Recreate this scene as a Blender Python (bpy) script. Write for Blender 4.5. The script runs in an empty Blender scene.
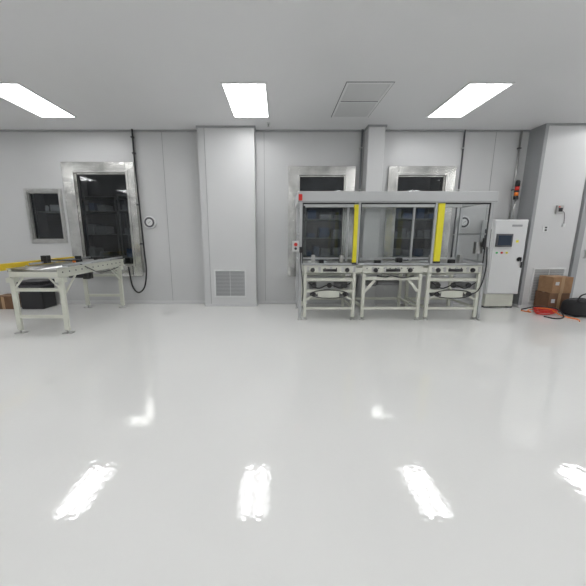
import bpy, bmesh, math, random
from mathutils import Vector, Matrix
random.seed(4)
S=bpy.context.scene
S.view_settings.view_transform='Standard'
S.view_settings.look='None'
H=3.55; WY=6.5

# ---------------------------------------------------------------- materials
def mat(name,col,rough=.5,metal=0,spec=.5,noise=0,nscale=8,bump=0,bscale=60,coat=0,emit=None,stretch=None,bump2=0,bscale2=80,ior=1.5):
    m=bpy.data.materials.new(name); m.use_nodes=True
    nt=m.node_tree; b=nt.nodes['Principled BSDF']
    b.inputs['Base Color'].default_value=(*col,1)
    b.inputs['Roughness'].default_value=rough
    b.inputs['Metallic'].default_value=metal
    b.inputs['Specular IOR Level'].default_value=spec
    b.inputs['Coat Weight'].default_value=coat
    b.inputs['IOR'].default_value=ior
    if emit:
        b.inputs['Emission Color'].default_value=(*emit[0],1); b.inputs['Emission Strength'].default_value=emit[1]
    tc=nt.nodes.new('ShaderNodeTexCoord'); mp=nt.nodes.new('ShaderNodeMapping')
    nt.links.new(tc.outputs['Object'],mp.inputs['Vector'])
    if stretch: mp.inputs['Scale'].default_value=stretch
    if noise:
        n=nt.nodes.new('ShaderNodeTexNoise'); n.inputs['Scale'].default_value=nscale; n.inputs['Detail'].default_value=4
        nt.links.new(mp.outputs[0],n.inputs['Vector'])
        r=nt.nodes.new('ShaderNodeValToRGB')
        r.color_ramp.elements[0].position=.3; r.color_ramp.elements[1].position=.7
        r.color_ramp.elements[0].color=(*[max(0,c*(1-noise)) for c in col],1)
        r.color_ramp.elements[1].color=(*[min(1,c*(1+noise)) for c in col],1)
        nt.links.new(n.outputs[0],r.inputs[0]); nt.links.new(r.outputs[0],b.inputs['Base Color'])
    if bump:
        n=nt.nodes.new('ShaderNodeTexNoise'); n.inputs['Scale'].default_value=bscale; n.inputs['Detail'].default_value=2
        nt.links.new(mp.outputs[0],n.inputs['Vector'])
        bp=nt.nodes.new('ShaderNodeBump'); bp.inputs['Strength'].default_value=bump; bp.inputs['Distance'].default_value=.01
        nt.links.new(n.outputs[0],bp.inputs['Height']); nt.links.new(bp.outputs[0],b.inputs['Normal'])
        if bump2:
            n2=nt.nodes.new('ShaderNodeTexNoise'); n2.inputs['Scale'].default_value=bscale2; n2.inputs['Detail'].default_value=1
            nt.links.new(mp.outputs[0],n2.inputs['Vector'])
            b2=nt.nodes.new('ShaderNodeBump'); b2.inputs['Strength'].default_value=bump2; b2.inputs['Distance'].default_value=.001
            nt.links.new(n2.outputs[0],b2.inputs['Height']); nt.links.new(bp.outputs[0],b2.inputs['Normal']); nt.links.new(b2.outputs[0],b.inputs['Normal'])
    return m
M_wall=mat('wall_panel_paint',(.59,.595,.598),.38,noise=.015,nscale=1.2)
M_col=mat('column_panel_paint',(.65,.655,.658),.35,noise=.015,nscale=1.2)
M_trim=mat('grey_trim',(.36,.37,.38),.4)
M_seam=mat('seam_dark',(.22,.23,.24),.6)
M_ceil=mat('ceiling_paint',(.80,.802,.812),.45,noise=.012,nscale=.8)
M_floor=mat('epoxy_floor',(.81,.812,.797),.035,noise=.012,nscale=1.0,bump=.03,bscale=5,spec=.6,bump2=.5,bscale2=28,ior=1.6)
M_ss=mat('stainless',(.62,.62,.60),.24,metal=1,noise=.3,nscale=3,bump=1.0,bscale=4)
M_ssb=mat('brushed_steel',(.55,.55,.54),.3,metal=1,noise=.1,nscale=20)
M_alu=mat('anodised_aluminium',(.52,.53,.54),.35,metal=.5)
M_fascia=mat('light_grey_fascia',(.56,.57,.575),.4)
M_cream=mat('cream_powdercoat',(.68,.69,.61),.4,noise=.04,nscale=6)
M_white=mat('white_powdercoat',(.74,.75,.75),.35)
M_black=mat('black_plastic',(.02,.02,.022),.4)
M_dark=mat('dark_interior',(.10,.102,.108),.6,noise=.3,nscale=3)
M_dgrey=mat('dark_grey',(.09,.09,.1),.45)
M_mot=mat('motor_grey',(.16,.16,.165),.4)
M_yel=mat('safety_yellow',(.85,.76,.03),.4)
M_yel2=mat('rail_yellow',(.80,.58,.04),.4)
M_red=mat('red_plastic',(.65,.03,.02),.35)
M_org=mat('orange_plastic',(.85,.22,.03),.35)
M_blue=mat('blue_paint',(.08,.14,.26),.5)
M_card=mat('cardboard',(.33,.19,.10),.8,noise=.12,nscale=10)
M_card2=mat('cardboard_dark',(.17,.09,.05),.8,noise=.12,nscale=10)
M_tape=mat('packing_tape',(.42,.27,.15),.3)
M_fabric=mat('black_fabric',(.018,.018,.02),.8,bump=.4,bscale=30)
M_lamp=mat('lamp_diffuser',(.9,.9,.9),.5,emit=((1,1,1),4.5))
M_lamp2=mat('lamp_tube_strip',(.9,.9,.9),.5,emit=((1,1,1),19.0))
M_backfill=mat('backroom_fill_lamp',(.9,.9,.9),.5,emit=((.9,.95,1),14.0))
M_screen=mat('screen',(.02,.03,.05),.2,emit=((.1,.2,.3),.03))
M_grn=mat('green_button',(.03,.4,.1),.4)
def glassmat(name,tint,r0=.04):
    m=bpy.data.materials.new(name); m.use_nodes=True; nt=m.node_tree; nt.nodes.clear()
    o=nt.nodes.new('ShaderNodeOutputMaterial'); t=nt.nodes.new('ShaderNodeBsdfTransparent'); g=nt.nodes.new('ShaderNodeBsdfGlossy')
    t.inputs[0].default_value=(*tint,1); g.inputs['Roughness'].default_value=.02; g.inputs[0].default_value=(1,1,1,1)
    f=nt.nodes.new('ShaderNodeLayerWeight'); pw=nt.nodes.new('ShaderNodeMath'); pw.operation='POWER'; pw.inputs[1].default_value=5
    ma=nt.nodes.new('ShaderNodeMath'); ma.operation='MULTIPLY_ADD'; ma.inputs[1].default_value=.8; ma.inputs[2].default_value=r0
    f.inputs[0].default_value=.5
    nt.links.new(f.outputs['Facing'],pw.inputs[0]); nt.links.new(pw.outputs[0],ma.inputs[0])
    mx=nt.nodes.new('ShaderNodeMixShader'); nt.links.new(ma.outputs[0],mx.inputs[0]); nt.links.new(t.outputs[0],mx.inputs[1]); nt.links.new(g.outputs[0],mx.inputs[2])
    nt.links.new(mx.outputs[0],o.inputs[0]); return m
M_glass=glassmat('tinted_glass',(.66,.68,.69))
M_clear=glassmat('clear_polycarbonate',(.95,.96,.96),.03)

# ---------------------------------------------------------------- geometry helpers
def add_box(bm,x0,x1,y0,y1,z0,z1):
    vs=[bm.verts.new(p) for p in [(x0,y0,z0),(x1,y0,z0),(x1,y1,z0),(x0,y1,z0),(x0,y0,z1),(x1,y0,z1),(x1,y1,z1),(x0,y1,z1)]]
    for f in [(0,3,2,1),(4,5,6,7),(0,1,5,4),(1,2,6,5),(2,3,7,6),(3,0,4,7)]: bm.faces.new([vs[i] for i in f])
def add_tube(bm,pts,rads,seg=12):
    pts=[Vector(p) for p in pts]; rings=[]
    d0=(pts[1]-pts[0]).normalized(); up=Vector((0,0,1)) if abs(d0.z)<.9 else Vector((1,0,0))
    a=d0.cross(up).normalized()
    for i,p in enumerate(pts):
        d=(pts[min(i+1,len(pts)-1)]-pts[max(i-1,0)]).normalized()
        a=(a-d*a.dot(d)).normalized(); b=d.cross(a)
        r=rads[i] if isinstance(rads,(list,tuple)) else rads
        rings.append([bm.verts.new(p+(a*math.cos(2*math.pi*k/seg)+b*math.sin(2*math.pi*k/seg))*r) for k in range(seg)])
    for i in range(len(rings)-1):
        for k in range(seg):
            bm.faces.new([rings[i][k],rings[i][(k+1)%seg],rings[i+1][(k+1)%seg],rings[i+1][k]])
    bm.faces.new(rings[0][::-1]); bm.faces.new(rings[-1])
def smooth_pts(pts,n=8):
    P=[Vector(p) for p in pts]; P=[P[0]*2-P[1]]+P+[P[-1]*2-P[-2]]; out=[]
    for i in range(1,len(P)-2):
        for k in range(n):
            t=k/n; p0,p1,p2,p3=P[i-1:i+3]
            out.append(.5*((2*p1)+(p2-p0)*t+(2*p0-5*p1+4*p2-p3)*t*t+(3*p1-p0-3*p2+p3)*t**3))
    out.append(P[-2]); return out
def beam(bm,p,q,w,h):
    p=Vector(p);q=Vector(q);d=(q-p).normalized(); up=Vector((0,1,0)) if abs(d.y)<.9 else Vector((0,0,1))
    a=d.cross(up).normalized()*w/2; b=d.cross(a).normalized()*h/2
    A=[bm.verts.new(p+s*a+t*b) for s,t in((-1,-1),(1,-1),(1,1),(-1,1))]; B=[bm.verts.new(q+s*a+t*b) for s,t in((-1,-1),(1,-1),(1,1),(-1,1))]
    bm.faces.new(A[::-1]); bm.faces.new(B)
    for k in range(4): bm.faces.new([A[k],A[(k+1)%4],B[(k+1)%4],B[k]])
def mk(name,m,prims,bevel=0,parent=None,smooth=False,sub=0):
    bm=bmesh.new()
    for p in prims:
        k=p[0]
        if k=='b': add_box(bm,*p[1:])
        elif k=='c': add_tube(bm,[p[1],p[2]],p[3],p[4] if len(p)>4 else 16)
        elif k=='t': add_tube(bm,smooth_pts(p[1]),p[2],8)
        elif k=='r': beam(bm,*p[1:])
        elif k=='n': add_tube(bm,p[1],p[2],p[3] if len(p)>3 else 20)
    bmesh.ops.recalc_face_normals(bm,faces=bm.faces)
    o_=Vector((0,0,0))
    if parent is None:
        xs=[v.co for v in bm.verts]; o_=Vector((sum(v.x for v in xs)/len(xs),sum(v.y for v in xs)/len(xs),min(v.z for v in xs)))
    else: o_=parent.location.copy()
    for v in bm.verts: v.co-=o_
    me=bpy.data.meshes.new(name); bm.to_mesh(me); bm.free()
    ob=bpy.data.objects.new(name,me); S.collection.objects.link(ob); me.materials.append(m)
    if parent is None: ob.location=o_
    else: ob.parent=parent
    if bevel:
        b=ob.modifiers.new('bevel','BEVEL'); b.width=bevel; b.segments=2; b.limit_method='ANGLE'
    if sub:
        b=ob.modifiers.new('sub','SUBSURF'); b.levels=sub; b.render_levels=sub
    if smooth or any(p[0] in'ctn' for p in prims):
        for f in me.polygons: f.use_smooth=(len(f.vertices)<=4)
    return ob
def grp(name,loc):
    e=bpy.data.objects.new(name,None); e.location=loc; e.empty_display_size=.2; S.collection.objects.link(e); return e

# ---------------------------------------------------------------- room shell
XL,XR,YB,YF=-9.5,10.0,-7.0,9.6
mk('floor',M_floor,[('b',XL,XR,YB,YF,-.1,0)])
mk('ceiling',M_ceil,[('b',XL,XR,YB,YF,H,H+.1)])
mk('wall_left',M_wall,[('b',XL-.1,XL,YB,YF,0,H)])
mk('wall_right',M_wall,[('b',XR,XR+.1,YB,YF,0,H)])
mk('wall_front',M_wall,[('b',XL,XR,YB-.1,YB,0,H)])
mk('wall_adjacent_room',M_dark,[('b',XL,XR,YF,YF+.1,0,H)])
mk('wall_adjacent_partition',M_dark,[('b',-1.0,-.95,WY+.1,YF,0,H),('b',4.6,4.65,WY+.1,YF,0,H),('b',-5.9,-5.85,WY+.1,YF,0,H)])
# back wall with openings (x0,x1,z0,z1)
OP=[(-5.22,-4.56,1.39,2.38),(-4.19,-3.12,.86,2.75),(.40,1.37,.86,2.70),(2.42,3.41,.86,2.70)]
xs=sorted({XL,XR,*[o[0] for o in OP],*[o[1] for o in OP]}); zs=sorted({0,H,*[o[2] for o in OP],*[o[3] for o in OP]})
cells=[]
for i in range(len(xs)-1):
    for j in range(len(zs)-1):
        cx=(xs[i]+xs[i+1])/2; cz=(zs[j]+zs[j+1])/2
        if not any(o[0]<cx<o[1] and o[2]<cz<o[3] for o in OP): cells.append(('b',xs[i],xs[i+1],WY,WY+.1,zs[j],zs[j+1]))
mk('wall_back',M_wall,cells)
mk('trim_1',M_seam,[('b',x-.003,x+.003,WY-.003,WY+.001,0,H) for x in (-6.2,-2.35,-.30,4.35,6.9)])
mk('trim_2',M_trim,[('b',XL,-1.6,WY-.04,WY,H-.03,H),('b',-.47,1.69,WY-.04,WY,H-.03,H),('b',2.05,4.98,WY-.04,WY,H-.03,H),('b',5.93,XR,WY-.04,WY,H-.03,H)])
mk('baseboard_back',M_col,[('b',XL,-1.6,WY-.02,WY,0,.07),('b',-.47,1.69,WY-.02,WY,0,.07),('b',2.05,4.98,WY-.02,WY,0,.07),('b',5.93,XR,WY-.02,WY,0,.07)],bevel=.008)

# columns
def column(x0,x1,y0,seams,top=True):
    g=grp('wall_column',((x0+x1)/2,(y0+WY)/2,0))
    mk('body',M_col,[('b',x0,x1,y0,WY,0,H)],parent=g,bevel=.012)
    mk('top_trim',M_trim,[('b',x0-.02,x1+.02,y0-.02,WY,H-.035,H)],parent=g)
    if seams: mk('seams',M_seam,[('b',s-.003,s+.003,y0-.003,y0+.001,0,H-.035) for s in seams],parent=g)
    mk('base',M_col,[('b',x0-.012,x1+.012,y0-.012,WY,0,.06)],parent=g,bevel=.006)
    return g
c1=column(-1.57,-.475,6.25,[-1.44])
mk('corner_strip',M_wall,[('b',-1.57,-1.443,6.244,6.251,.06,H-.035)],parent=c1)
column(1.71,2.03,6.2,[])
c3=column(5.02,5.93,6.12,[])
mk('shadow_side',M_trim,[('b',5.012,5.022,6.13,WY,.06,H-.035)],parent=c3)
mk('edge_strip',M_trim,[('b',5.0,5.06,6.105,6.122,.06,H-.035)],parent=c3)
# grilles
def grille(name,x0,x1,y,z0,z1,n):
    g=grp(name,((x0+x1)/2,y,z0))
    mk('backing',M_trim,[('b',x0+.02,x1-.02,y-.008,y,z0+.02,z1-.02)],parent=g)
    mk('frame',M_white,[('b',x0,x1,y-.022,y,z0,z0+.03),('b',x0,x1,y-.022,y,z1-.03,z1),('b',x0,x0+.03,y-.022,y,z0+.03,z1-.03),('b',x1-.03,x1,y-.022,y,z0+.03,z1-.03)],parent=g,bevel=.003)
    dz=(z1-z0-.06)/n
    mk('louvers',M_white,[('r',(x0+.03,y-.014,z0+.03+dz*(i+.5)),(x1-.03,y-.014,z0+.03+dz*(i+.5)),.004,dz*.6) for i in range(n)]+
       [('b',(x0+x1)/2-.004,(x0+x1)/2+.004,y-.02,y,z0+.03,z1-.03)],parent=g)
grille('wall_vent_grille',-1.36,-.69,6.25,.20,.79,18)
grille('wall_vent_grille',5.20,5.86,6.12,.12,.84,20)

# right side door-like frame
d=grp('door_1',(6.9,WY,0))
mk('jamb',M_trim,[('b',6.30,6.42,WY-.07,WY,0,2.75),('b',7.55,7.67,WY-.07,WY,0,2.75),('b',6.30,7.67,WY-.07,WY,2.75,2.87)],parent=d,bevel=.006)
mk('leaf',M_col,[('b',6.42,7.55,WY-.04,WY,.01,2.75)],parent=d)
mk('handle',M_ssb,[('c',(6.52,WY-.08,1.0),(6.52,WY-.08,1.2),.012),('c',(6.52,WY-.08,1.02),(6.52,WY-.03,1.02),.01),('c',(6.52,WY-.08,1.18),(6.52,WY-.03,1.18),.01)],parent=d)

# ---------------------------------------------------------------- windows in the back wall
def ring(x0,x1,z0,z1,ix0,ix1,iz0,iz1,y0,y1):
    return [('b',x0,ix0,y0,y1,z0,z1),('b',ix1,x1,y0,y1,z0,z1),('b',ix0,ix1,y0,y1,iz1,z1),('b',ix0,ix1,y0,y1,z0,iz0)]
def window(name,out,op,m,fy=.05):
    x0,x1,z0,z1=out; a,b,c,dz=op
    g=grp(name,((x0+x1)/2,WY,z0))
    mk('frame',m,ring(x0,x1,z0,z1,a+.005,b-.005,c+.005,dz-.005,WY-fy,WY),parent=g,bevel=.008)
    mk('inner_lip',m,ring(a-.04,b+.04,c-.04,dz+.04,a+.005,b-.005,c+.005,dz-.005,WY-fy-.012,WY-fy),parent=g,bevel=.004)
    mk('reveal',m,ring(a+.001,b-.001,c+.001,dz-.001,a+.03,b-.03,c+.03,dz-.03,WY,WY+.12),parent=g)
    mk('gasket',M_black,ring(a+.03,b-.03,c+.03,dz-.03,a+.045,b-.045,c+.045,dz-.045,WY+.035,WY+.05),parent=g)
    mk('glass',M_glass,[('b',a+.03,b-.03,WY+.05,WY+.056,c+.03,dz-.03)],parent=g)
    return g
w1=window('window_1',(-5.28,-4.50,1.33,2.44),OP[0],M_ssb,fy=.02)
mk('shelf',M_ssb,[('b',-5.2,-4.58,6.65,7.1,1.98,2.0)],parent=w1)
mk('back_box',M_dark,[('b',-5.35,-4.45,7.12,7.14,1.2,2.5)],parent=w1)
mk('stored_items',M_white,[('b',-4.95,-4.80,6.72,6.9,2.0,2.14),('c',(-4.70,6.75,2.0),(-4.70,6.75,2.13),.04),('n',[(-5.04,6.75,2.0),(-5.04,6.75,2.1),(-5.04,6.75,2.13)],[.035,.035,.015])],parent=w1)
window('window_2',(-4.42,-2.95,.62,2.95),OP[1],M_ss)
window('window_3',(.19,1.56,.62,2.87),OP[2],M_ss)
window('window_4',(2.23,3.60,.62,2.87),OP[3],M_ss)
# adjacent room contents seen through the glass
def rack(x0,x1,y0,y1,h,shelves):
    g=grp('storage_rack',((x0+x1)/2,(y0+y1)/2,0))
    mk('uprights',M_ssb,[('b',x,x+.04,y,y+.04,0,h) for x in (x0,x1-.04) for y in (y0,y1-.04)],parent=g)
    mk('shelves',M_ssb,[('b',x0,x1,y0,y1,z,z+.03) for z in shelves],parent=g)
    its=[];its2=[]
    for z in shelves[:-1]:
        x=x0+.08
        while x<x1-.3:
            ww=random.uniform(.12,.28); hh=random.uniform(.1,.28)
            (its if random.random()<.5 else its2).append(('b',x,x+ww,y0+.08,y1-.1,z+.03,z+.03+hh)); x+=ww+random.uniform(.03,.15)
    if its: mk('bins',M_blue,its,parent=g)
    if its2: mk('cartons',M_trim,its2,parent=g)
rack(-5.6,-4.3,8.2,8.8,2.5,(.3,.9,1.5,2.1,2.47))
rack(-4.1,-2.9,7.9,8.5,2.5,(.3,.9,1.5,2.1,2.47))
rack(.7,2.0,8.3,8.9,2.3,(.3,.9,1.4,1.9,2.27))
rack(3.0,4.4,8.2,8.8,2.4,(.3,.9,1.4,1.9,2.37))
for k,x in enumerate((-3.5,1.1,3.6)):  # added fill lamps, put in to brighten the room behind the glass
    g=grp('ceiling_light_panel',(x,7.6,H-.02))
    mk('frame',M_white,[('b',x-.31,x+.31,7.28,7.92,H-.012,H)],parent=g); mk('diffuser',M_backfill,[('b',x-.29,x+.29,7.3,7.9,H-.016,H-.012)],parent=g)
for x in (.55,2.75):
    g=grp('transfer_conveyor',(x+.3,7.2,0))
    mk('rails',M_cream,[('b',x,x+.03,6.75,7.8,.85,.97),('b',x+.62,x+.65,6.75,7.8,.85,.97)],parent=g)
    mk('legs',M_cream,[('b',xx,xx+.04,y,y+.04,0,.85) for xx in (x,x+.61) for y in (6.8,7.7)],parent=g)
    mk('rollers',M_ssb,[('c',(x+.03,6.8+.08*i,.94),(x+.62,6.8+.08*i,.94),.025,10) for i in range(13)],parent=g)

# ---------------------------------------------------------------- ceiling lights + vent
for ry in (5.185,1.6,-2.0,-5.4):
    for cx in (-7.28,-3.885,-.485,2.915,6.315,9.4):
        g=grp('ceiling_light_panel',(cx,ry,H-.02)); w,l=.315,.615
        mk('frame',M_white,[('b',cx-w,cx+w,ry-l,ry-l+.02,H-.015,H),('b',cx-w,cx+w,ry+l-.02,ry+l,H-.015,H),('b',cx-w,cx-w+.02,ry-l+.02,ry+l-.02,H-.015,H),('b',cx+w-.02,cx+w,ry-l+.02,ry+l-.02,H-.015,H)],parent=g)
        mk('diffuser',M_lamp,[('b',cx-w+.02,cx+w-.02,ry-l+.02,ry+l-.02,H-.010,H-.002)],parent=g)
        mk('tube_strips',M_lamp2,[('b',cx+q-.05,cx+q+.05,ry-l+.04,ry+l-.04,H-.013,H-.010) for q in (-.12,.12)],parent=g)
g=grp('ceiling_access_panel',(1.25,5.185,H-.02))
mk('frame',M_ceil,[('b',.93,1.57,4.57,4.60,H-.012,H),('b',.93,1.57,5.77,5.8,H-.012,H),('b',.93,.96,4.6,5.77,H-.012,H),('b',1.54,1.57,4.6,5.77,H-.012,H),('b',.96,1.54,5.17,5.20,H-.012,H)],parent=g)
mk('seam',M_seam,[('b',.918,1.582,4.558,4.57,H-.004,H),('b',.918,1.582,5.8,5.812,H-.004,H),('b',.918,.93,4.57,5.8,H-.004,H),('b',1.57,1.582,4.57,5.8,H-.004,H),('b',.96,1.54,5.155,5.17,H-.011,H)],parent=g)
mk('plates',M_col,[('b',.965,1.535,5.205,5.765,H-.008,H),('b',.965,1.535,4.605,5.15,H-.008,H)],parent=g)
g=grp('sprinkler_head',(-.2,6.1,H))
mk('rosette',M_white,[('n',[(-.2,6.1,H),(-.2,6.1,H-.012)],[.04,.03])],parent=g)
mk('nozzle',M_ssb,[('n',[(-.2,6.1,H-.012),(-.2,6.1,H-.05),(-.2,6.1,H-.052),(-.2,6.1,H-.056)],[.01,.01,.022,.022])],parent=g)

# ---------------------------------------------------------------- round wall devices
def gauge(x,z):
    g=grp('wall_pressure_gauge',(x,WY,z))
    mk('bezel',M_white,[('n',[(x,WY,z),(x,WY-.03,z),(x,WY-.04,z)],[.135,.135,.12],32)],parent=g)
    mk('face',M_dgrey,[('n',[(x,WY-.040,z),(x,WY-.043,z)],[.105,.105],32)],parent=g)
    mk('dial',M_white,[('n',[(x,WY-.043,z),(x,WY-.048,z)],[.07,.065],32)],parent=g)
    mk('needle',M_black,[('r',(x-.02,WY-.05,z-.02),(x+.035,WY-.05,z+.03),.005,.003)],parent=g)
gauge(-2.72,1.76); gauge(3.88,1.76)

# ---------------------------------------------------------------- conduits
g=grp('power_cable',(-2.90,6.4,.3))
mk('black_hose',M_black,[('t',[(-2.90,6.42,H),(-2.90,6.42,2.9),(-2.88,6.42,2.0),(-2.86,6.42,1.2),(-2.84,6.40,.75),(-2.90,6.38,.40),(-3.03,6.36,.28),(-3.14,6.36,.40),(-3.18,6.36,.66),(-3.19,6.35,.84)],.017)],parent=g)
g=grp('wall_conduit',(-2.925,6.46,0))
mk('conduit',M_ssb,[('c',(-2.925,6.475,.7),(-2.925,6.475,H),.02)],parent=g)
mk('clips',M_dgrey,[('b',-2.95,-2.90,6.44,6.5,z,z+.03) for z in (1.3,2.1,3.1,3.4)],parent=g)
g=grp('wall_conduit',(3.70,6.47,0)); mk('pipe',M_dgrey,[('c',(3.70,6.47,.9),(3.70,6.47,H),.016)],parent=g); mk('clips',M_ssb,[('b',3.67,3.73,6.45,6.5,z,z+.02) for z in (1.5,2.4,3.2)],parent=g)
g=grp('wall_conduit',(1.64,6.45,0)); mk('pipe',M_seam,[('c',(1.655,6.45,.3),(1.655,6.45,H),.02)],parent=g); mk('clips',M_ssb,[('b',1.62,1.69,6.43,6.5,z,z+.02) for z in (1.5,2.4,3.2)],parent=g)
g=grp('wall_conduit',(4.8,6.45,0)); mk('pipe',M_ssb,[('c',(4.83,6.47,1.83),(4.83,6.47,H),.018)],parent=g); mk('clips',M_dgrey,[('b',4.80,4.86,6.45,6.5,z,z+.02) for z in (2.4,3.2)],parent=g)

# ---------------------------------------------------------------- control cabinet
g=grp('control_cabinet',(4.59,6.2,0))
mk('body',M_white,[('b',4.25,4.93,6.08,6.44,.30,1.80)],parent=g,bevel=.012)
mk('door',M_white,[('b',4.27,4.91,6.06,6.08,.32,1.78)],parent=g,bevel=.008)
mk('plinth',M_cream,[('b',4.30,4.88,6.12,6.40,.03,.30)],parent=g,bevel=.01)
mk('feet',M_dgrey,[('b',4.30,4.38,6.12,6.20,0,.03),('b',4.80,4.88,6.12,6.20,0,.03),('b',4.30,4.38,6.32,6.40,0,.03),('b',4.80,4.88,6.32,6.40,0,.03)],parent=g)
mk('touch_panel',M_dgrey,[('b',4.31,4.63,6.03,6.06,1.27,1.52)],parent=g,bevel=.006)
mk('screen',M_screen,[('b',4.34,4.60,6.027,6.03,1.30,1.49)],parent=g)
mk('rotary_switch',M_black,[('n',[(4.83,6.06,1.02),(4.83,6.03,1.02)],[.045,.04]),('b',4.818,4.842,6.0,6.03,.98,1.06)],parent=g)
mk('handle',M_black,[('b',4.87,4.89,6.03,6.06,.85,.97)],parent=g,bevel=.004)
for i,(mm,x) in enumerate(((M_grn,4.36),(M_red,4.46),(M_yel,4.56))):
    mk('button_%d'%(i+1),mm,[('n',[(x,6.06,1.15),(x,6.04,1.15)],[.02,.018])],parent=g)
mk('label',M_yel,[('b',4.72,4.77,6.057,6.06,1.35,1.40)],parent=g)
mk('name_plate',M_trim,[('b',4.60,4.80,6.057,6.06,1.66,1.70)],parent=g)
g=grp('signal_tower_light',(4.77,6.3,1.8))
mk('pole',M_ssb,[('c',(4.77,6.3,1.80),(4.77,6.3,2.22),.014),('c',(4.77,6.3,1.80),(4.77,6.3,1.82),.04)],parent=g)
mk('base',M_black,[('c',(4.77,6.3,2.20),(4.77,6.3,2.27),.042)],parent=g)
mk('orange_lens',M_org,[('c',(4.77,6.3,2.27),(4.77,6.3,2.34),.038)],parent=g)
mk('divider',M_black,[('c',(4.77,6.3,2.34),(4.77,6.3,2.375),.042)],parent=g)
mk('red_lens',M_red,[('c',(4.77,6.3,2.375),(4.77,6.3,2.45),.038)],parent=g)
mk('cap',M_black,[('n',[(4.77,6.3,2.45),(4.77,6.3,2.55),(4.77,6.3,2.57)],[.042,.042,.025])],parent=g)

# wall boxes on right column
g=grp('wall_switch_box',(5.52,6.12,1.95)); mk('box',M_ssb,[('b',5.45,5.58,6.08,6.12,1.91,2.07)],parent=g,bevel=.006); mk('rocker',M_black,[('b',5.48,5.55,6.07,6.08,1.95,2.02)],parent=g)
mk('label',M_red,[('b',5.475,5.50,6.075,6.08,2.03,2.05)],parent=g)
g=grp('wall_outlet',(5.31,6.12,1.6)); mk('plate',M_white,[('b',5.26,5.36,6.105,6.12,1.56,1.68)],parent=g,bevel=.004); mk('sockets',M_black,[('b',5.29,5.33,6.10,6.105,1.58,1.61),('b',5.29,5.33,6.10,6.105,1.63,1.66)],parent=g)
g=grp('wall_cable',(5.6,6.1,1.75)); mk('cable',M_mot,[('t',[(5.58,6.105,1.97),(5.62,6.10,1.92),(5.64,6.10,1.80),(5.65,6.105,1.72)],.006)],parent=g)
mk('plug',M_white,[('b',5.625,5.675,6.09,6.12,1.66,1.72)],parent=g,bevel=.004)

# ---------------------------------------------------------------- left roller conveyor
x0,x1,y0,y1=-4.00,-3.29,4.42,6.34
g=grp('roller_conveyor',(-3.65,5.4,0))
def channel(x,ya,yb,z0,z1,s):
    return [('b',min(x,x+.01*s),max(x,x+.01*s),ya,yb,z0,z1),('b',min(x,x+.04*s),max(x,x+.04*s),ya,yb,z1-.01,z1),('b',min(x,x+.04*s),max(x,x+.04*s),ya,yb,z0,z0+.01)]
mk('side_rails',M_cream,channel(x0,y0,y1,.87,1.01,-1)+channel(x1,y0,y1,.87,1.01,1)+[('b',x0,x1,y0,y0+.012,.88,.96),('b',x0,x1,y1-.012,y1,.88,.96)],parent=g)
mk('rollers',M_ssb,[('c',(x0+.005,y0+.06+i*.075,.985),(x1-.005,y0+.06+i*.075,.985),.026,12) for i in range(25)],parent=g)
mk('axle_caps',M_dgrey,[('c',(x1+.04,y0+.06+i*.15,.95),(x1+.046,y0+.06+i*.15,.95),.012,8) for i in range(13)],parent=g)
mk('yellow_guide_rail',M_yel2,[('b',-4.14,-4.07,3.55,6.0,.98,1.08)],parent=g,bevel=.006)
mk('guide_brackets',M_dgrey,[('b',-4.09,-4.0,y,y+.05,.95,.98) for y in (4.5,5.0,5.4)],parent=g)
mk('side_guide',M_alu,[('b',x1-.02,x1+.0,y0+.15,y1,1.03,1.06),('b',x0+.02,x0+.04,y0+.35,y1,1.03,1.06)]+[('b',xx,xx+.02,y,y+.02,1.0,1.03) for y in (4.7,5.3,5.9) for xx in (x1-.02,x0+.02)],parent=g)
legs=[]; feet=[]
for ly in (4.47,6.14):
    for lx in (x0-.01,x1+.01):
        legs+=[('b',lx-.035,lx+.035,ly-.02,ly+.02,.05,.88)]
        legs+=[('b',lx-.06,lx+.06,ly-.05,ly+.05,.80,.87)]
        feet+=[('b',lx-.07,lx+.07,ly-.05,ly+.05,0,.012),('c',(lx,ly,.01),(lx,ly,.07),.012)]
    legs+=[('b',x0,x1,ly-.015,ly+.015,.24,.29),('b',x0,x1,ly-.015,ly+.015,.66,.71)]
    legs+=[('r',(x0+.02,ly-.01,.71),(x0+.16,ly-.01,.87),.025,.01),('r',(x1-.02,ly-.01,.71),(x1-.16,ly-.01,.87),.025,.01)]
legs+=[('r',(x1+.01,4.5,.60),(x1+.01,4.8,.87),.03,.01),('r',(x1+.01,6.12,.60),(x1+.01,5.8,.87),.03,.01)]
mk('legs',M_cream,legs,parent=g); mk('feet',M_ssb,feet,parent=g)
mk('drive_motor',M_black,[('c',(-3.75,5.35,.80),(-3.45,5.35,.80),.06),('b',-3.48,-3.38,5.28,5.42,.73,.87)],parent=g)
mk('sensor_blocks',M_black,[('b',-3.44,-3.33,5.0,5.10,1.03,1.10),('b',-4.0,-3.9,5.05,5.15,1.03,1.16),('b',-3.42,-3.34,5.55,5.66,1.03,1.10),('b',-3.97,-3.90,5.85,5.95,1.03,1.10)],parent=g,bevel=.006)
mk('stop_bar',M_black,[('c',(-3.96,5.1,1.09),(-3.36,5.05,1.07),.012)],parent=g)
mk('sensor_tag',M_org,[('b',-3.43,-3.38,4.99,5.0,1.05,1.08)],parent=g)
mk('cable',M_black,[('t',[(-3.36,5.05,1.03),(-3.25,5.1,.95),(-3.235,5.4,.84),(-3.24,5.9,.85),(-3.28,6.2,.88)],.008)],parent=g)

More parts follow.
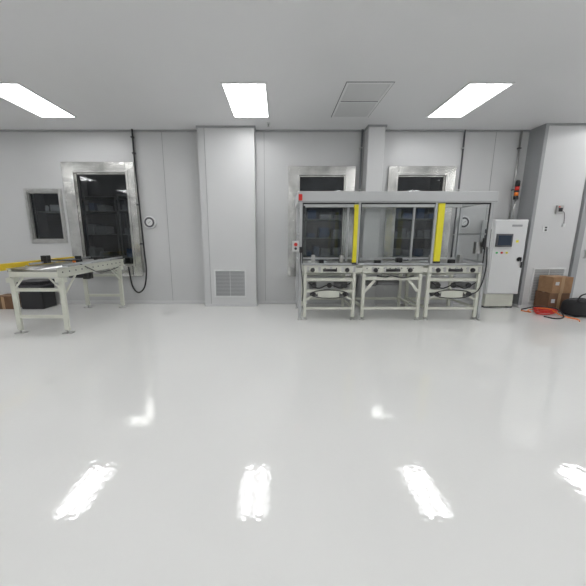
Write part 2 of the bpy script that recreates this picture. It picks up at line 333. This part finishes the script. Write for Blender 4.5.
# black bin + box left
g=grp('waste_bin',(-5.05,6.15,0))
mk('body',M_black,[('b',-5.28,-4.82,5.98,6.36,0,.52)],parent=g,bevel=.02)
mk('lid',M_black,[('b',-5.31,-4.79,5.95,6.38,.52,.58)],parent=g,bevel=.015)
mk('bag_rim',M_dgrey,[('b',-5.29,-4.81,5.965,6.37,.47,.50)],parent=g)
def carton(x0,x1,y0,y1,z0,z1,m,rot=0):
    g=grp('cardboard_box',((x0+x1)/2,(y0+y1)/2,z0))
    mk('carton',m,[('b',x0,x1,y0,y1,z0,z1)],parent=g,bevel=.004)
    ym=(y0+y1)/2; xm=(x0+x1)/2
    mk('tape',M_tape,[('b',x0,x1,ym-.025,ym+.025,z1,z1+.002)],parent=g)
    mk('tape_front',M_tape,[('b',xm-.03,xm+.03,y0-.002,y0,z0+.0,z1)],parent=g)
    mk('label',M_fascia,[('b',x0+.05,x0+.12,y0-.003,y0,z0+(z1-z0)*.5,z0+(z1-z0)*.7)],parent=g)
    g.rotation_euler.z=rot
    return g
carton(-5.86,-5.45,6.0,6.35,0,.26,M_card2)
carton(5.28,5.68,5.74,6.07,0,.38,M_card2)
carton(5.30,5.68,5.73,6.06,.384,.70,M_card)

# black bags (organic)
def bag(x0,x1,y0,y1,h,name='black_duffel_bag'):
    g=grp(name,((x0+x1)/2,(y0+y1)/2,0)); bm=bmesh.new()
    bmesh.ops.create_uvsphere(bm,u_segments=32,v_segments=20,radius=1)
    rx,ry,rz=(x1-x0)/2,(y1-y0)/2,h/2
    for v in bm.verts:
        c=v.co; f=lambda t:math.copysign(abs(t)**.55,t)
        n=.05*math.sin(7*c.x+3*c.y)+.04*math.sin(11*c.y+5*c.z+4*c.x)
        v.co=Vector((f(c.x)*rx*(1+n*.4),f(c.y)*ry*(1+n*.4),max(0,rz+f(c.z)*rz*(1+n))))
    me=bpy.data.meshes.new('sack'); bm.to_mesh(me); bm.free(); me.materials.append(M_fabric)
    for p in me.polygons: p.use_smooth=True
    o=bpy.data.objects.new('sack',me); S.collection.objects.link(o); o.parent=g
    X=(x0+x1)/2;Y=(y0+y1)/2
    mk('strap',M_black,[('t',[(X-.16,Y-.1,h*.9),(X-.13,Y-.12,h+.09),(X,Y-.13,h+.13),(X+.13,Y-.12,h+.09),(X+.16,Y-.1,h*.9)],.012)],parent=g)
    mk('zip',M_dgrey,[('t',[(X-.22,Y,h*.97),(X,Y,h*1.01),(X+.22,Y,h*.97)],.006)],parent=g)
    return g
bag(5.40,5.90,5.32,5.66,.32)
bag(5.93,6.5,5.2,5.62,.33)
g=grp('hose_coil',(5.1,5.75,0))
pts=[]
for i in range(60):
    a=i*.42; r=.15+.03*math.sin(i*.9); pts.append((5.12+r*math.cos(a)*1.1,5.60+r*math.sin(a)*.8,.012+.0018*i))
mk('red_hose',M_red,[('n',pts,.011,8)],parent=g)
mk('orange_cord',M_org,[('t',[(4.86,5.85,.012),(4.95,5.72,.012),(5.02,5.88,.012),(5.08,5.80,.05),(5.0,5.66,.1),(5.1,5.5,.13),(5.25,5.4,.03),(5.36,5.2,.012),(5.28,5.08,.012)],.010)],parent=g)
mk('black_cord',M_black,[('t',[(4.95,5.95,.012),(5.02,5.70,.13),(5.15,5.6,.14),(5.22,5.45,.13),(5.2,5.3,.03),(5.02,5.25,.012),(4.93,5.4,.012)],.012)],parent=g)

# ---------------------------------------------------------------- main conveyor station
FY,RY=5.2,6.10
g=grp('conveyor_inspection_station',(1.98,5.65,0))
LX,RX=.345,3.60
p=.05
posts=[]
for x in (LX,RX-p):
    for y in (FY,RY-p): posts.append(('b',x,x+p,y,y+p,.03,2.03))
posts+=[('b',1.335,1.375,FY+.01,FY+.05,.99,2.03),('b',2.625,2.665,FY+.01,FY+.05,.99,2.03),('b',1.335,1.375,RY-p,RY-.01,.99,2.03),('b',2.625,2.665,RY-p,RY-.01,.99,2.03)]
mk('posts',M_alu,posts,parent=g,bevel=.004)
mk('post_feet',M_ssb,[('n',[(x+p/2,y+p/2,0),(x+p/2,y+p/2,.014),(x+p/2,y+p/2,.018),(x+p/2,y+p/2,.035)],[.04,.036,.012,.012]) for x in (LX,RX-p) for y in (FY,RY-p)],parent=g)
mk('top_fascia',M_fascia,[('b',LX-.03,RX+.03,FY-.02,FY+.06,2.03,2.21),('b',LX-.03,RX+.03,RY-.06,RY+.02,2.03,2.21),('b',LX-.03,LX+.05,FY+.06,RY-.06,2.03,2.21),('b',RX-.05,RX+.03,FY+.06,RY-.06,2.03,2.21)],parent=g,bevel=.006)
mk('roof_panel',M_clear,[('b',LX+.05,RX-.05,FY+.06,RY-.06,2.16,2.166)],parent=g)
mk('fascia_joint',M_seam,[('b',LX-.03,RX+.03,FY-.022,FY-.02,2.045,2.052)],parent=g)
mk('horizontal_rails',M_alu,[('b',LX+p,RX-p,FY+.01,FY+.04,.985,1.015),('b',LX+p,RX-p,RY-.045,RY-.01,1.02,1.055),('b',LX+.01,LX+.04,FY+p,RY-p,1.02,1.055),('b',RX-.04,RX-.01,FY+p,RY-p,1.02,1.055),
   ('b',LX+.01,LX+.04,FY+p,RY-p,1.5,1.53),('b',RX-.04,RX-.01,FY+p,RY-p,1.5,1.53)],parent=g)
mk('side_panels',M_clear,[('b',LX+.022,LX+.028,FY+p,RY-p,1.055,2.03),('b',RX-.028,RX-.022,FY+p,RY-p,1.055,2.03)],parent=g)
mk('rear_panels',M_clear,[('b',LX+p,1.335,RY-.03,RY-.024,1.055,2.03),('b',1.375,2.625,RY-.03,RY-.024,1.055,2.03),('b',2.665,RX-p,RY-.03,RY-.024,1.055,2.03)],parent=g)
mk('panel_trim',M_black,[('b',LX+p,1.27,FY+.012,FY+.02,2.005,2.03),('b',1.375,2.625,FY+.012,FY+.02,2.005,2.03),('b',2.79,RX-p,FY+.012,FY+.02,2.005,2.03),('b',LX+p,LX+p+.018,FY+.012,FY+.02,1.015,2.005),('b',RX-p-.018,RX-p,FY+.012,FY+.02,1.015,2.005),('b',1.375,1.39,FY+.012,FY+.02,1.015,2.005)],parent=g)
mk('cable_duct',M_dgrey,[('b',LX+.06,RX-.06,FY+.07,FY+.11,2.02,2.06)],parent=g)
mk('light_curtains',M_yel,[('b',1.265,1.335,FY-.01,FY+.05,1.03,2.0),('b',2.67,2.78,FY-.01,FY+.05,1.05,2.02)],parent=g,bevel=.008)
mk('curtain_lens',M_dgrey,[('b',1.262,1.266,FY,FY+.04,1.1,1.93),('b',2.779,2.783,FY,FY+.04,1.1,1.95)],parent=g)
mk('curtain_caps',M_black,[('b',1.263,1.337,FY-.012,FY+.052,1.0,1.03),('b',2.668,2.782,FY-.012,FY+.052,1.02,1.05)],parent=g)
mk('estop_box',M_white,[('b',.23,.34,FY,FY+.08,1.22,1.40)],parent=g,bevel=.006)
mk('estop_button',M_red,[('n',[(.285,FY,1.34),(.285,FY-.02,1.34),(.285,FY-.04,1.34)],[.018,.03,.03])],parent=g)
mk('start_button',M_black,[('n',[(.285,FY,1.27),(.285,FY-.02,1.27)],[.022,.022])],parent=g)
mk('beacon',M_red,[('b',.325,.385,FY-.05,FY-.02,2.06,2.16)],parent=g,bevel=.006)
mk('door_switch',M_black,[('b',.40,.44,FY,FY+.04,1.85,1.98),('b',3.50,3.545,FY,FY+.04,1.3,1.45),('b',.35,.40,FY-.03,FY,1.2,1.3)],parent=g,bevel=.004)
mk('junction_boxes',M_ssb,[('b',3.42,3.54,FY+.06,FY+.14,1.18,1.38)],parent=g,bevel=.004)
mk('operator_panel',M_dgrey,[('b',3.60,3.68,FY+.1,FY+.16,1.25,1.6)],parent=g,bevel=.006)
mods=[(.43,1.34),(1.46,2.50),(2.60,3.53)]
rails=[];legs=[];feet=[];roll=[];caps=[];gear=[];motor=[];belts=[];brk=[];plates=[]
for i,(a,b) in enumerate(mods):
    for y,s in ((FY+.0,1),(RY-.05,1)):
        rails+=[('b',a,b,y,y+.012,.84,.985),('b',a,b,y,y+.045,.975,.985),('b',a,b,y,y+.045,.84,.85)]
    rails+=[('b',a,a+.012,FY+.045,RY-.05,.84,.975),('b',b-.012,b,FY+.045,RY-.05,.84,.975)]
    zz=.70 if i!=1 else .72
    rails+=[('b',a,b,FY+.02,FY+.06,zz,zz+.055),('b',a,b,RY-.09,RY-.05,zz,zz+.055)]
    for x in (a,b-.05):
        for y in (FY+.0,RY-.06):
            legs+=[('b',x,x+.055,y,y+.05,.05,.84)]
            feet+=[('n',[(x+.027,y+.025,0),(x+.027,y+.025,.014),(x+.027,y+.025,.018),(x+.027,y+.025,.06)],[.045,.04,.012,.012])]
        legs+=[('b',x+.01,x+.045,FY+.05,RY-.06,.20,.24)]
    for y in (FY+.012,RY-.05):
        legs+=[('b',a+.055,b-.05,y,y+.03,.19,.235)]
    cx=(a+b)/2
    if i!=1:
        rails+=[('b',a+.055,b-.05,FY+.01,FY+.04,.50,.55)]
        legs+=[('r',(a+.04,FY+.01,.36),(a+.25,FY+.01,.50),.03,.012),('r',(b-.04,FY+.01,.36),(b-.25,FY+.01,.50),.03,.012)]
        motor+=[('c',(cx-.32,FY+.12,.47),(cx-.05,FY+.12,.47),.06),('c',(cx+.10,FY+.14,.62),(cx+.34,FY+.14,.62),.055),('b',cx-.07,cx+.05,FY+.05,FY+.18,.40,.53),
                ('c',(cx+.12,FY+.12,.45),(cx+.33,FY+.12,.45),.05),('b',cx-.34,cx-.22,FY+.06,FY+.2,.56,.68)]
        loop=[(cx+.33*math.cos(t)*(1.0),FY-.012,.475+.075*math.sin(t)) for t in [k*math.pi/8 for k in range(17)]]
        belts+=[('n',loop,.008,8)]
        belts+=[('t',[(a+.08,FY+.0,.68),(cx-.2,FY-.01,.58),(cx,FY-.01,.645),(cx+.2,FY-.01,.58),(b-.08,FY+.0,.68)],.011)]
        gear+=[('n',[(cx+q,FY-.005,.63),(cx+q,FY+.02,.63)],[.045,.045]) for q in (-.27,0,.27)]
        gear+=[('n',[(cx+q,FY-.02,.475),(cx+q,FY+.01,.475)],[.035,.035]) for q in (-.27,.27)]
        plates+=[('b',cx-.2,cx+.18,FY-.004,FY+.004,.41,.54)]
        brk+=[('b',cx-.4+.2*k,cx-.36+.2*k,FY-.006,FY,.865,.955) for k in range(5)]
    else:
        legs+=[('r',(a+.05,FY+.01,.52),(a+.22,FY+.01,.72),.05,.014),('r',(b-.05,FY+.01,.52),(b-.22,FY+.01,.72),.05,.014)]
        motor+=[('c',(a+.30,FY+.15,.66),(b-.35,FY+.15,.66),.05),('b',a+.12,a+.28,FY+.1,FY+.25,.60,.70)]
        belts+=[('t',[(a+.25,FY-.01,.80),(a+.4,FY-.01,.78),(a+.5,FY-.01,.80),(a+.7,FY-.01,.77),(b-.15,FY-.01,.80)],.011)]
        brk+=[('b',a+.15+.22*k,a+.19+.22*k,FY-.006,FY,.865,.955) for k in range(4)]
    if i==1:
        n=13
        roll+=[('c',(a+.06+k*(b-a-.12)/(n-1),FY+.05,.975),(a+.06+k*(b-a-.12)/(n-1),RY-.055,.975),.025,10) for k in range(n)]
    else:
        n=11
        roll+=[('c',(a+.02,FY+.09+k*.07,.975),(b-.02,FY+.09+k*.07,.975),.025,10) for k in range(n)]
    caps+=[('c',(a+.07+k*.1,FY-.004,.93),(a+.07+k*.1,FY,.93),.012,8) for k in range(int((b-a-.1)/.1))]
    gear+=[('n',[(cx+q,FY-.03,.90),(cx+q,FY,.90)],[.035,.04]) for q in (-.3,.3)]
    gear+=[('b',cx-.12,cx+.12,FY-.025,FY,.875,.92)]
mk('side_rails',M_cream,rails,parent=g); mk('legs',M_cream,legs,parent=g,bevel=.004); mk('feet',M_ssb,feet,parent=g)
mk('rollers',M_ssb,roll,parent=g); mk('axle_caps',M_dgrey,caps,parent=g); mk('sprockets',M_black,gear,parent=g)
mk('motors',M_mot,motor,parent=g); mk('drive_belts',M_black,belts,parent=g); mk('rail_brackets',M_ssb,brk,parent=g); mk('cover_plates',M_cream,plates,parent=g)
mk('transfer_links',M_cream,[('b',1.34,1.46,FY+.02,FY+.06,.86,.94),('b',2.50,2.60,FY+.02,FY+.06,.86,.94),('b',1.34,1.46,RY-.08,RY-.05,.86,.94),('b',2.50,2.60,RY-.08,RY-.05,.86,.94)],parent=g)
mk('window_infeed',M_cream,[('b',.45,1.32,RY,WY-.07,.85,.95),('b',2.62,3.50,RY,WY-.07,.85,.95)],parent=g)
mk('pneumatic_hoses',M_black,[('t',[(.37,FY-.01,1.22),(.38,FY-.02,.95),(.42,FY-.02,.6),(.41,FY-.01,.35)],.009),('t',[(3.56,FY-.01,1.3),(3.58,FY-.02,.9),(3.50,FY-.02,.55),(3.3,FY-.01,.45)],.009)],parent=g)
mk('fixtures_on_table',M_ssb,[('b',.60,.66,5.5,5.6,1.0,1.14),('b',1.12,1.18,5.5,5.6,1.0,1.14),('b',2.78,2.84,5.5,5.6,1.0,1.14),('b',3.30,3.36,5.5,5.6,1.0,1.14)],parent=g)
mk('stop_cylinders',M_black,[('b',.72,.80,5.35,5.45,.99,1.07),('b',1.7,1.8,5.3,5.4,.99,1.06),('b',2.2,2.3,5.6,5.7,.99,1.08),('b',3.05,3.14,5.35,5.45,.99,1.07)],parent=g,bevel=.005)

# ---------------------------------------------------------------- world + camera
w=bpy.data.worlds.new('World'); S.world=w; w.use_nodes=True
w.node_tree.nodes['Background'].inputs[0].default_value=(.8,.85,.9,1); w.node_tree.nodes['Background'].inputs[1].default_value=.3
cam=bpy.data.cameras.new('camera'); co=bpy.data.objects.new('camera',cam); S.collection.objects.link(co); S.camera=co
cam.sensor_width=36; cam.lens=300/586*36; cam.shift_x=14/586; cam.clip_start=.05
co.location=(0,0,1.5); co.rotation_euler=(math.radians(90-10.95),0,0)
